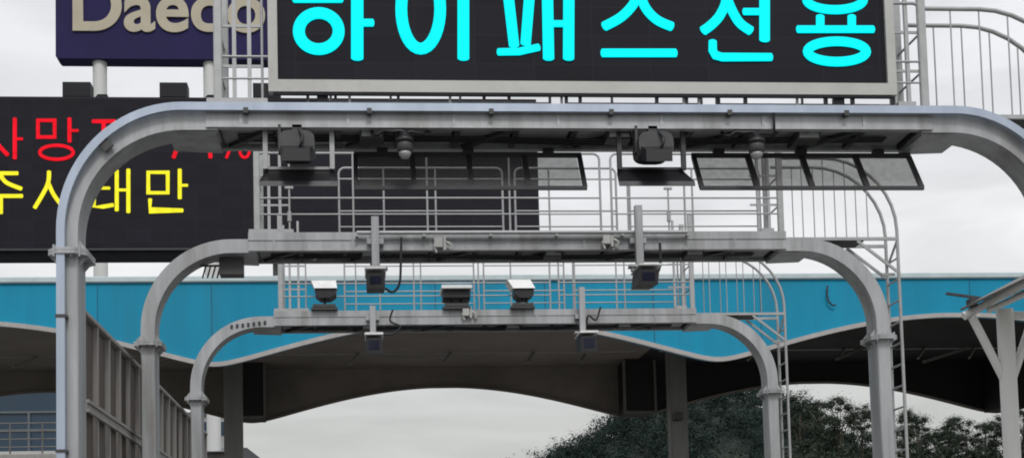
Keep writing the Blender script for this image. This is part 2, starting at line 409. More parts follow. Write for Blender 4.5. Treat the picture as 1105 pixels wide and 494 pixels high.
def undergrowth():
    """bushes that fill the row under the crowns"""
    n = 30000; X = BX0+2 + rng.random(n)*(BX1-BX0-6); Y = 100+rng.random(n)*22
    base = np.array([bank_h(x, y) for x, y in zip(X, Y)]); Z = base + rng.random(n)**.8*(3.0+1.0*np.sin(X*.7)+.6*np.sin(X*1.9+1))
    V, Q = leaf_quads(np.stack([X, Y, Z], 1), .16)
    o = bpy.data.objects.new('undergrowth', raw_mesh('undergrowth', V, Q, M['leaf'])); COL.objects.link(o)
    tag(o, 'dark undergrowth filling the foot of the tree row', 'bushes', kind='stuff')
undergrowth()
def forest():
    n = 1900; X = 10+rng.random(n)*130; Y = 178+rng.random(n)*140
    H = hill_h(X, Y); keep = H > .3; X, Y, H = X[keep], Y[keep], H[keep]; C = []; FN = []
    h = 3.6+4.2*rng.random(len(X))**1.5
    for x, y, z, hh in zip(X, Y, H, h):
        m = int(85*hh); L = rng.normal(size=(9, 3))*np.array([.19, .19, .2])*hh; k = rng.integers(0, 9, m)
        u = rng.normal(size=(m, 3)); u /= np.linalg.norm(u, axis=1)[:, None]
        C.append(np.array([x, y, z+hh*.55]) + L[k] + u*(.15*hh*np.minimum(np.abs(rng.normal(size=m)), 1.9))[:, None]); FN.append(u + L[k]/hh*3)
    V, Q = leaf_quads(np.concatenate(C), .17, face=np.concatenate(FN))
    o = bpy.data.objects.new('forest', raw_mesh('forest', V, Q, M['leaf_far'])); COL.objects.link(o)
    tag(o, 'dense dark forest covering the hill behind the canopy', 'forest', kind='stuff')
forest()

# ------------------------------------------------------------------ gantries
GY = (14.0, 19.15, 24.57)
XL, XR = -3.127, 7.865
ZT = 5.2024 + CAMZ; ZF = 3.6017 + CAMZ
DB, DA = .75, .40
Y2 = GY[1]
def g2(px, py, dy=0.0): return at(px, py, Y2+dy)
XA, XB = g2(268, 262).x, g2(848, 262).x
ZBOT = ZT - .27
RO = 1.3
Z_TOPRAIL = g2(500, 165).z; Z_MIDRAIL = g2(560, 213).z; Z_ARC = g2(890, 170).z
XP0, XP1 = g2(277, 210).x, g2(842, 210).x
XLAD = g2(971, 300).x; Z_PLAT = g2(910, 257).z
def make_gantry(Y, label, conduit, posts_f, posts_r, hoops):
    t = thing('toll_gantry', (XL, Y, .15), label, 'gantry', 'grey steel gantries over the toll lane')
    zo = ZT-.09                                   # outer top of the arches
    tt = .2
    for side in (-1, 1):
        xo = XL if side < 0 else XR; s = -side
        # arch: short upright above the flange, quarter bend, short level piece into the beam
        path = [(xo+s*tt/2, ZF+.02), (xo+s*tt/2, zo-RO)]
        path += [(xo+s*RO - s*(RO-tt/2)*math.cos(a), zo-RO+(RO-tt/2)*math.sin(a)) for a in [math.radians(90*i/18) for i in range(1, 19)]]
        path += [((XA+.12) if side < 0 else (XB-.12), zo-tt/2)]
        ab = MB().sweep_xz(path, tt, Y, Y+DA)
        # tapered haunch from the level piece to the beam
        x0 = (XA+.1) if side < 0 else (XB-.1); x1 = x0 - s*.5
        ab.prism([(x0, ZBOT-.04), (x0, zo-.03), (x1, zo-tt+.01), (x1-s*.02, zo-tt-.002)], 'y', Y+.05, Y+DB-.05)
        obj('arch', ab, M['galv'], t)
        pb = MB().box(xo, xo+s*tt, Y, Y+DA, .15, ZF-.03, .015)
        pb.box(xo-s*.14, xo+s*.34, Y-.14, Y+DA+.14, .15, .19)
        obj('post', pb, M['galv'], t)
        c = xo+s*tt/2; w, d0, d1, k = .2, Y-.12, Y+DA+.13, .11
        fb = MB().prism([(c-w+k,d0),(c+w-k,d0),(c+w,d0+k),(c+w,d1-k),(c+w-k,d1),(c-w+k,d1),(c-w,d1-k),(c-w,d0+k)], 'z', ZF-.035, ZF-.002)
        fb.prism([(c-w+k,d0),(c+w-k,d0),(c+w,d0+k),(c+w,d1-k),(c+w-k,d1),(c-w+k,d1),(c-w,d1-k),(c-w,d0+k)], 'z', ZF+.001, ZF+.03)
        for sg in (-1, 1):     # gusset ribs above and below
            xe = c+sg*tt/2
            for yy in (Y+.06, Y+DA-.08):
                fb.prism([(xe, ZF+.03), (xe+sg*.09, ZF+.03), (xe, ZF+.15)], 'y', yy, yy+.012)
                fb.prism([(xe, ZF-.035), (xe+sg*.09, ZF-.035), (xe, ZF-.14)], 'y', yy, yy+.012)
        for q in (-.13, -.045, .045, .13):
            fb.tube([(c+q, Y-.07, ZF-.06), (c+q, Y-.07, ZF+.065)], .014, 6)
        obj('flange', fb, M['galv'], t)
    # beam: front and rear channels with toe plates
    for nm, ya, yb in (('front_beam', Y-.03, Y+.06), ('rear_beam', Y+DB-.08, Y+DB)):
        b = MB().box(XA, XB, ya+.014, yb, ZBOT, ZT-.02)
        b.box(XA, XB, ya, ya+.012, ZT-.115, ZT, 0)          # toe plate
        b.box(XA, XB, ya, ya+.012, ZBOT+.001, ZBOT+.03)
        if nm == 'front_beam':
            for x in np.arange(XA+.35, XB, 1.13): b.box(x, x+.035, ya+.002, ya+.0135, ZBOT+.032, ZT-.117)
        obj(nm, b, M['galv'], t)
    b = MB(); n = 12; xs = np.linspace(XA+.1, XB-.1, n+1)
    for i in range(n):
        if i in (0, n-1): b.box(xs[i]+.02, xs[i+1]-.06, Y+.12, Y+DB-.1, ZBOT+.05, ZBOT+.07)
        else: b.box(xs[i]+.03, xs[i+1]-.05, Y+.10+.02*(i % 3), Y+DB-.1, ZBOT+.05, ZBOT+.07)
    obj('soffit_panel', b, M['plate'], t)
    for i in range(n+1): obj('cross_rib', MB().box(xs[i]-.03, xs[i]+.03, Y+.062, Y+DB-.082, ZBOT+.012, ZBOT+.1), M['dark_steel'], t)
    for i in range(0, n-1, 2): obj('diagonal_brace', MB().bar((xs[i]+.1, Y+DB-.1, ZBOT+.02), (xs[i+1]-.05, Y+.08, ZBOT+.02), .07, .04), M['dark_steel'], t)
    b = MB(); x = XA+.02
    while x < XB-.1:
        b.box(x, x+.9, Y+.17, Y+DB-.1, ZT-.11, ZT-.075); x += .93
    obj('walkway_deck', b, M['dark_steel'], t)
    # cable tray, boxes and bundled wires under the deck
    b = MB()
    for k in range(3): b.tube([(XA+.3, Y+.3+.06*k, ZBOT+.03-.012*k), (XA+2.6, Y+.3+.06*k, ZBOT+.012), (XA+4.2, Y+.33+.05*k, ZBOT-.012*k), (XB-.4, Y+.3+.06*k, ZBOT+.02)], .014, 6)
    obj('wire_bundle', b, M['black'], t)
    for x in (XA+1.75, XA+4.45, XB-1.35):
        jb = obj('junction_box', MB().box(x-.13, x+.13, Y+.13, Y+.36, ZBOT-.055, ZBOT+.049, .015), M['device'], t)
        obj('lid', MB().box(x-.11, x+.11, Y+.118, Y+.129, ZBOT-.04, ZBOT+.035), M['galv_rail'], jb)
    # railings
    for nm, yy, posts, hp in (('front_railing', Y+.03, posts_f, hoops[0]), ('rear_railing', Y+DB-.04, posts_r, hoops[1])):
        b = MB(); r = .018
        for (xa, xb) in hp:      # rounded hoops
            q = .09
            P = [(xa, ZT-.02), (xa, Z_TOPRAIL-q)] + [(xa+q-q*math.cos(a), Z_TOPRAIL-q+q*math.sin(a)) for a in (.4, .8, 1.2, math.pi/2)]
            P += [(xb-q+q*math.sin(a), Z_TOPRAIL-q+q*math.cos(a)) for a in (0, .4, .8, 1.2)] + [(xb, Z_TOPRAIL-q), (xb, ZT-.02)]
            b.tube([(p[0], yy, p[1]) for p in P], r, 6)
            b.tube([(xa, yy, Z_MIDRAIL), (xb, yy, Z_MIDRAIL)], .014, 6)
            b.tube([(xa, yy, ZT+.28), (xb, yy, ZT+.28)], .012, 6)
            if nm == 'rear_railing': b.tube([(xa, yy, Z_TOPRAIL-.17), (xb, yy, Z_TOPRAIL-.17)], .013, 6)
        for x in posts: b.tube([(x, yy, ZT-.05), (x, yy, Z_TOPRAIL)], .016, 6)
        obj(nm, b, M['galv_rail'], t)
    for i, x in enumerate((XP0, XP1)):     # end frames
        b = MB()
        for yy in (Y+.03, Y+DB-.05): b.box(x-.045, x+.045, yy-.03, yy+.03, ZT-.04, Z_TOPRAIL+.62, .01)
        sgn = 1 if i == 0 else -1
        for dx, hh in ((.17, .22), (.33, .52)):
            b.box(x+sgn*dx-.02, x+sgn*dx+.02, Y+.03, Y+.07, ZT-.04, Z_TOPRAIL+hh)
        for zz in (ZT+.42, ZT+.86, Z_TOPRAIL+.22): b.box(x+sgn*.046, x+sgn*.45, Y+.04, Y+.06, zz-.014, zz+.014)
        for zz in (ZT+.42, ZT+.86): b.tube([(x, Y+.03, zz), (x, Y+DB-.05, zz)], .014, 6)
        b.box(x-.12, x+sgn*.42+.1, Y-.02, Y+.2, ZT+.001, ZT+.05)
        obj('end_frame', b, M['galv_rail'], t)
    # stair cage on the right: two curved rails, hangers, side platform, ladder
    cb = MB(); xa = XP1+.02; R1 = 1.1
    for dy, in ((.03,), (.47,)):
        yy = Y+dy; zc = Z_ARC-R1; xc = XLAD-R1
        P = [(xa, yy, Z_ARC), (xc, yy, Z_ARC)] + [(xc+R1*math.sin(a), yy, zc+R1*math.cos(a)) for a in [math.radians(q) for q in range(10, 91, 10)]]
        P += [(XLAD, yy, Z_PLAT-.3), (XLAD, yy, .2)]
        cb.tube(P, .026, 8)
        for x in np.arange(xa+.32, XLAD-.2, .33):
            zt = Z_ARC if x < xc else zc+math.sqrt(max(R1*R1-(x-xc)**2, 0))
            cb.tube([(x, yy, Z_PLAT), (x, yy, zt)], .009, 5)
        cb.box(XB+.03, XLAD+.02, yy-.02, yy+.02, Z_PLAT-.025, Z_PLAT+.02)
        cb.bar((XLAD-.62, yy, Z_PLAT-.03), (XLAD-.02, yy, Z_PLAT-.5), .03, .04)
        # second string of the ladder close beside the outer rail
    z = .45
    while z < Z_PLAT-.1:
        cb.tube([(XLAD, Y+.03, z), (XLAD, Y+.47, z)], .016, 6); z += .32
    cb.bar((XLAD, Y+.03, Z_PLAT-.02), (XLAD, Y+.47, Z_PLAT-.35), .025, .03)
    for z in (Z_PLAT-.5, 3.2, 1.4): cb.box(XR-.01, XLAD+.01, Y+.2, Y+.23, z-.02, z+.02)
    obj('ladder', cb, M['galv_rail'], t)
    cb = MB(); cb.box(XB+.1, XLAD-.5, Y+.07, Y+.43, Z_PLAT-.03, Z_PLAT-.012); obj('side_platform', cb, M['dark_steel'], t)
    if conduit:
        w = .085
        path = [(XL+w/2, .2), (XL+w/2, ZF-.2), (XL+w/2, zo-RO)]
        path += [(XL+RO-(RO-w/2)*math.cos(a), zo-RO+(RO+.065-w/2)*math.sin(a)) for a in [math.radians(90*i/22) for i in range(1, 23)]]
        path += [(XR-RO+(RO-w/2)*math.sin(a), zo-RO+(RO+.065-w/2)*math.cos(a)) for a in [math.radians(90*i/22) for i in range(0, 22)]]
        path += [(XR-w/2, zo-RO), (XR-w/2, .2)]
        cb = MB().sweep_xz(path, w*1.0, Y-.10, Y-.045)
        obj('cable_duct', cb, M['conduit'], t)
        for (px, py) in ((112, 152),):
            p = at(px, py, Y-.1)
            obj('duct_clamp', MB().bar((p.x-.04, Y-.06, p.z+.04), (p.x+.05, Y-.06, p.z-.07), .11, .035, (0, 1, 0)), M['device'], t)
        for z in (1.2, 2.9, 4.3): obj('duct_clamp', MB().box(XL-.01, XL+w+.02, Y-.11, Y-.001, z, z+.03), M['device'], t)
        for x in np.arange(XA+.4, XB, 1.3): obj('duct_clamp', MB().box(x, x+.05, Y-.11, Y-.032, ZT-.14, ZT-.085), M['device'], t)
    return t
def gx(*pxs): return [g2(p, 210).x for p in pxs]
PF = gx(312, 381, 461, 550, 739); PR = gx(415, 473, 600, 690, 760)
HF = [(XP0, gx(648)[0]), (gx(660)[0], XP1)]
HR = [(gx(365)[0], g2(548, 210).x), (gx(562)[0], gx(675)[0]), (gx(688)[0], g2(835, 210).x)]
make_gantry(GY[0], 'nearest and largest grey steel gantry, carrying the cyan lane sign', True, PF, PR, ([HF[0], HF[1]], HR))
G2T = make_gantry(GY[1], 'middle grey steel gantry with railings, between the sign gantry and the smallest one', False, PF, PR, (HF, HR))
G3T = make_gantry(GY[2], 'smallest and farthest grey steel gantry, three white detectors on its beam', False, PF, PR, (HF, HR))

# extra fittings of the two farther gantries
def clamp(Y, px, py, parent, s):
    p = at(px, py, Y-.1); b = MB()
    b.box(p.x-.1*s, p.x+.02*s, Y-.14, Y-.032, p.z-.08*s, p.z+.06*s); b.box(p.x+.03*s, p.x+.07*s, Y-.12, Y-.032, p.z-.12*s, p.z+.09*s)
    b.tube([(p.x+.08*s, Y-.1, p.z), (p.x+.16*s, Y-.12, p.z-.05*s), (p.x+.13*s, Y-.1, p.z-.11*s)], .02, 6)
    b.tube([(p.x-.11*s, Y-.1, p.z-.03), (p.x-.07*s, Y-.11, p.z-.16*s)], .018, 6)
    obj('pipe_clamp', b, M['frame'], parent)
clamp(Y2, 476, 261, G2T, 1); clamp(Y2, 657, 258, G2T, .9); clamp(GY[2], 505, 336, G3T, 1)
b = MB(); p0, p1 = at(385, 254, Y2-.12), at(742, 252, Y2-.12)
b.tube([(p0.x, Y2-.12, ZT-.035), (p1.x, Y2-.12, ZT-.035)], .03, 8)
for x in np.linspace(p0.x, p1.x, 6): b.box(x-.02, x+.02, Y2-.14, Y2-.032, ZT-.09, ZT-.06)
obj('cable_pipe', b, M['galv_rail'], G2T)
def slats():   # small slatted junction box under the left end of the middle gantry
    q = at(226, 294, Y2+.3); b = MB()
    for k in range(4): b.bar((q.x-.1+k*.07, Y2+.3, q.z-.08), (q.x-.05+k*.07, Y2+.3, q.z+.1), .03, .02)
    b.bar((q.x-.14, Y2+.3, q.z+.1), (at(250, 293, Y2+.3).x-.15, Y2+.3, q.z+.1), .05, .02)
    c = at(250, 293, Y2+.3); b.box(c.x-.17, c.x+.17, Y2+.2, Y2+.45, c.z-.06, ZBOT+.02)
    obj('junction_box', b, M['device'], G2T)
slats()
def rods():
    b = MB()
    for px, y0, y1 in ((312, 203, 250), (720, 204, 250)):
        a = g2(px, y0, .03); b.tube([(a.x, Y2-.01, ZT-.05), (a.x, Y2-.01, a.z)], .013, 6); b.box(a.x-.06, a.x+.06, Y2-.03, Y2+.01, a.z-.02, a.z+.01)
        b.tube([(a.x, Y2-.01, a.z-.5), (a.x, Y2-.01, a.z-.36)], .03, 8)
    obj('rod_aerial', b, M['galv_rail'], G2T)
rods()
def tiebolts():
    b = MB()
    for i, px in enumerate(range(250, 292, 6)):
        p = at(px, 352-(px-250)*.12, GY[2]-.02); b.box(p.x-.025, p.x+.02, GY[2]-.03, GY[2]-.001, p.z-.03, p.z+.03)
    obj('bolt', b, M['dark_steel'], G3T)
tiebolts()

# ------------------------------------------------------------------ lettering
def smooth_pts(P, n=6):
    P = [Vector(p) for p in P]; out = []
    for i in range(len(P)-1):
        a, b, c, d = P[max(i-1,0)], P[i], P[i+1], P[min(i+2,len(P)-1)]
        for k in range(n):
            t = k/n; out.append(.5*((2*b)+(c-a)*t+(2*a-5*b+4*c-d)*t*t+(3*b-a-3*c+d)*t**3))
    return out+[P[-1]]
def stroke(mb, P, w, Y, closed=False, dep=.012):
    """one LED stroke, w pixels wide, flat against the plane y = Y, with rounded ends"""
    P = [Vector(p) for p in P]; k = Y/F
    pts = [at(p[0], p[1], Y) for p in P]; R = w*k/2
    m = len(pts)
    if not closed:     # round the ends
        def cap(a, b):
            d = (a-b).normalized(); return [(a + d*R*.5*(math.sin(q)-1)*1.0, math.cos(q)) for q in (1.35, 1.0, .6, .25)]
        c0 = cap(pts[0], pts[1]); c1 = cap(pts[-1], pts[-2])
        seq = c0 + [(q, 1.0) for q in pts[1:-1]] + c1[::-1]
        if m == 2: seq = c0 + c1[::-1]
    else: seq = [(q, 1.0) for q in pts]
    n = len(seq); vs = []; yv = Vector((0, 1, 0))
    for i in range(n):
        if closed: t = seq[(i+1)%n][0]-seq[i-1][0]
        else: t = seq[min(i+1,n-1)][0]-seq[max(i-1,0)][0]
        t = t.normalized(); nr = t.cross(yv).normalized(); q, s = seq[i]
        # widen at sharp corners so that the stroke keeps its width
        if 0 < i < n-1 or closed:
            t1 = (seq[i][0]-seq[i-1][0]).normalized(); s = s/max(abs(t1.dot(t)), .6)
        for (a, h) in ((-1,0),(-1,-.6),(-.8,-1),(.8,-1),(1,-.6),(1,0)):
            vs.append(q + nr*R*s*a + yv*dep*h)
    fs = []; L = 6
    for i in range(n if closed else n-1):
        j = (i+1) % n
        for a in range(L): fs.append((i*L+a, i*L+(a+1)%L, j*L+(a+1)%L, j*L+a))
    if not closed: fs += [tuple(range(L-1,-1,-1)), tuple((n-1)*L+a for a in range(L))]
    mb.add(vs, fs)
def ell(cx, cy, rx, ry, n=36): return [(cx+rx*math.cos(2*math.pi*i/n), cy+ry*math.sin(2*math.pi*i/n)) for i in range(n)]
def glyph(strokes, Y, name, material, parent, dy=0):
    b = MB()
    for i, s in enumerate(strokes):
        P, w = s[0], s[1]; kind = s[2] if len(s) > 2 else ''
        if kind == 's': P = smooth_pts(P)
        stroke(b, P, w, Y-.0012*i, kind == 'c')
    return obj(name, b, material, parent)

# ------------------------------------------------------------------ the cyan lane sign on the nearest gantry
def lane_sign():
    Y = 13.98
    a, c = at(290, 101, Y), at(967, 103, Y); z0 = (a.z+c.z)/2; z1 = z0+1.74; x0, x1 = a.x, c.x
    t = thing('lane_sign', ((x0+x1)/2, Y, ZT), 'wide black electronic lane sign with big cyan letters on the nearest gantry', 'sign')
    fr = .1
    obj('cabinet', MB().box(x0+.01, x1-.01, Y+.02, Y+.07, z0+.01, z1-.01), M['cabinet'], t)
    obj('control_box', MB().box((x0+x1)/2-1.2, (x0+x1)/2+1.2, Y+.071, Y+.2, z0+.5, z1-.3, .02), M['cabinet'], t)
    b = MB()
    b.box(x0, x1, Y-.04, Y+.06, z0, z0+fr+.03); b.box(x0, x1, Y-.04, Y+.06, z1-fr, z1)
    b.box(x0, x0+fr, Y-.039, Y+.06, z0+fr+.031, z1-fr-.001); b.box(x1-fr, x1, Y-.039, Y+.06, z0+fr+.031, z1-fr-.001)
    obj('frame', b, M['frame'], t)
    obj('screen', MB().box(x0+fr+.001, x1-fr-.001, Y, Y+.019, z0+fr+.032, z1-fr-.002), M['screen'], t)
    b = MB()
    for px in (332, 362, 430, 523, 550, 612, 627, 710, 742, 806, 893, 922, 966):
        p = at(px, 108, Y); obj('foot', MB().box(p.x-.015, p.x+.015, Y-.02+.05, Y+.09, ZT+.001, z0-.001), M['dark_steel'], t)
    for px in (348, 907): p = at(px, 108, Y); obj('foot', MB().box(p.x-.06, p.x+.06, Y+.04, Y+.1, ZT+.001, z0-.001), M['dark_steel'], t)
    b.box(x0+.05, x1-.05, Y-.02, Y+.03, z0-.022, z0-.002)
    obj('bottom_rail', b, M['dark_steel'], t)
    S = 13
    chars = [
        [([(333,-38),(355,-38)],11), ([(315,-2),(371,-2)],12), (ell(344,34,21.5,19.5),13,'c'), ([(385.5,-45),(385.5,66)],14), ([(388,25),(404,25)],9)],
        [(ell(454,10,21,43),13,'c'), ([(500,-45),(500,66)],13.5)],
        [([(540,-34),(584,-35)],10), ([(549,-34),(549,0),(555,52)],12), ([(572,-34),(571,0),(567,50)],12), ([(536,56.5),(560,56),(583,51)],8.5), ([(590,-45),(592,66)],13), ([(614,-45),(613.5,66)],13), ([(593,26),(612,26)],8)],
        [([(689,-42),(689,-12),(684,4),(670,19),(650,30)],11,'s'), ([(689,-12),(696,8),(709,22),(727,30)],11,'s'), ([(648,57.5),(731,57.5)],10)],
        [([(762,-37),(808,-37)],11), ([(785,-37),(784,-2),(778,15),(769,26),(757,35)],11,'s'), ([(784,-2),(791,14),(799,26),(812,35)],11,'s'), ([(825,-45),(825,46)],12.5), ([(801,13),(821,13)],8.5), ([(769,43),(769,55),(772,60),(779,62),(834,62)],9.5)],
        [(ell(901,0,30.5,11),10.5,'c'), ([(885,16),(885,30)],10), ([(919,16),(919,30)],10), ([(859,32),(944,32)],9), (ell(903,56,31.5,11),11,'c')],
    ]
    for i, g in enumerate(chars): glyph(g, Y-.004, 'letter', M['cyan'], t)
lane_sign()

# ------------------------------------------------------------------ the wide message board on the canopy roof
YB = 37.0
def message_board():
    a, c = at(-190, 276, YB), at(583, 262, YB); zt = at(150, 104, YB).z; zb = at(150, 270, YB).z
    x0, x1 = a.x, c.x
    t = thing('message_board', ((x0+x1)/2, YB, zb-1), 'long dark electronic message board with red and yellow letters above the blue canopy', 'sign')
    obj('cabinet', MB().box(x0, x1, YB+.05, YB+.85, zb-.14, zt, .02), M['cabinet'], t)
    obj('screen', MB().box(x0+.08, x1-.06, YB, YB+.049, zb+.05, zt-.08), M['screen'], t)
    b = MB().box(x0-.02, x1+.02, YB-.12, YB+.04, zb-.02, zb+.03); obj('ledge', b, M['dark_steel'], t)
    for px in (84, 188, 288, -20):
        p = at(px, 94, YB+.3); obj('lamp_box', MB().box(p.x-.38, p.x+.38, YB+.1, YB+.6, zt+.002, zt+.45, .03), M['cabinet'], t)
    for px in (110, 228):
        p = at(px, 94, YB+.3); obj('vent_stub', MB().prism([(p.x-.2, zt+.002), (p.x+.22, zt+.002), (p.x+.16, zt+.13), (p.x-.1, zt+.13)], 'y', YB+.2, YB+.5), M['cabinet'], t)
    b = MB()
    for px in (79, 299, 404, -150): 
        p = at(px, 285, YB+.3); obj('support_post', MB().box(p.x-.12, p.x+.12, YB+.3, YB+.55, at(px, 306, YB+.3).z, zb-.142), M['dark_steel'], t)
    pass
    W_ = 4.4; Yl = YB-.004
    red = [
        [([(-10,130),(-12,146),(-26,168)],W_,'s'), ([(-11,143),(-2,156),(9,168)],W_,'s'), ([(16,127),(16,172)],W_), ([(17,150),(25,150)],3.2)],
        [([(41,130),(59,130),(59,148),(41,148)],3.8,'c'), ([(75,127),(75,154)],W_), ([(76,141),(85,141)],3.2), (ell(61,164.5,18,7.5),3.6,'c')],
        [([(99,131),(125,131)],W_), ([(112,132),(110,148),(97,168)],W_,'s'), ([(111,146),(126,168)],W_), ([(136,127),(136,172)],W_), ([(137,150),(145,150)],3.2)],
        [([(179,130),(199,130),(195,150),(187,171)],W_)],
        [([(221,137),(227,130),(227,171)],W_)],
        [([(262,130),(244,171)],3.2), (ell(247,138,5,7),3,'c'), (ell(264,163,5,7),3,'c')],
    ]
    yel = [
        [([(-20,187),(20,187)],W_), ([(0,188),(-6,197),(-24,205)],W_,'s'), ([(0,188),(7,197),(24,204)],W_,'s'), ([(-27,211.5),(25,211.5)],W_), ([(1,213),(1,231)],W_)],
        [([(53,184),(51,200),(37,225)],W_,'s'), ([(52,197),(58,210),(69,225)],W_,'s'), ([(83,183),(83,231)],W_)],
        [([(120,187),(101,187),(101,223),(111,223),(123,221)],W_), ([(103,203),(119,203)],3.4), ([(126,183),(126,228)],W_), ([(138.5,182),(138.5,230)],W_), ([(128,205),(137,205)],3.2)],
        [([(160,186),(181,186),(181,208),(160,208)],3.8,'c'), ([(194,182),(194,215)],W_), ([(195,200),(203,200)],3.2), ([(162,214),(162,227),(198,227)],W_)],
    ]
    for g in red: glyph(g, Yl, 'letter', M['red'], t)
    for g in yel: glyph(g, Yl, 'letter', M['yellow'], t)
message_board()

# ------------------------------------------------------------------ the navy billboard on white poles
def billboard():
    Y = 70.0; a = at(60, 63, Y); x1 = at(412, 62, Y).x; z1 = a.z+8.2
    t = thing('billboard', ((a.x+x1)/2, Y, 0), 'navy billboard with beige raised letters on two white poles, behind the message board', 'billboard')
    k = .12
    poly = [(a.x+k, a.z), (x1-k, a.z), (x1, a.z+k), (x1, z1-k), (x1-k, z1), (a.x+k, z1), (a.x, z1-k), (a.x, a.z+k)]
    obj('panel', MB().prism(poly, 'y', Y, Y+1.1), M['navy'], t)
    for px in (108, 227):
        p = at(px, 80, Y+.6); obj('pole', MB().tube([(p.x, Y+.55, 0), (p.x, Y+.55, a.z-.002)], .37, 18), M['pole'], t)
    cu = bpy.data.curves.new('lettering', 'FONT'); cu.body = 'Daedong'; cu.size = 3.8; cu.extrude = .05; cu.offset = .085; cu.space_character = 1.0
    to = bpy.data.objects.new('tmp', cu); COL.objects.link(to)
    bpy.context.view_layer.update(); dg = bpy.context.evaluated_depsgraph_get()
    me = bpy.data.meshes.new_from_object(to.evaluated_get(dg)); bpy.data.objects.remove(to); me.name = 'lettering'
    co = np.empty(len(me.vertices)*3, 'f'); me.vertices.foreach_get('co', co); co = co.reshape(-1, 3)
    xw = at(250, 33, Y).x-at(78, 33, Y).x
    p = at(78, 33, Y-.17)
    V = np.stack([co[:,0]-co[:,0].min(), -co[:,2], co[:,1]], 1)
    V += np.array([p.x, Y-.055, p.z+.1]) - np.array(WLOC[t.name]); me.vertices.foreach_set('co', V.astype('f').ravel())
    me.materials.clear(); me.materials.append(M['letter']); me.update()
    o = bpy.data.objects.new('lettering', me); COL.objects.link(o); o.parent = t
billboard()

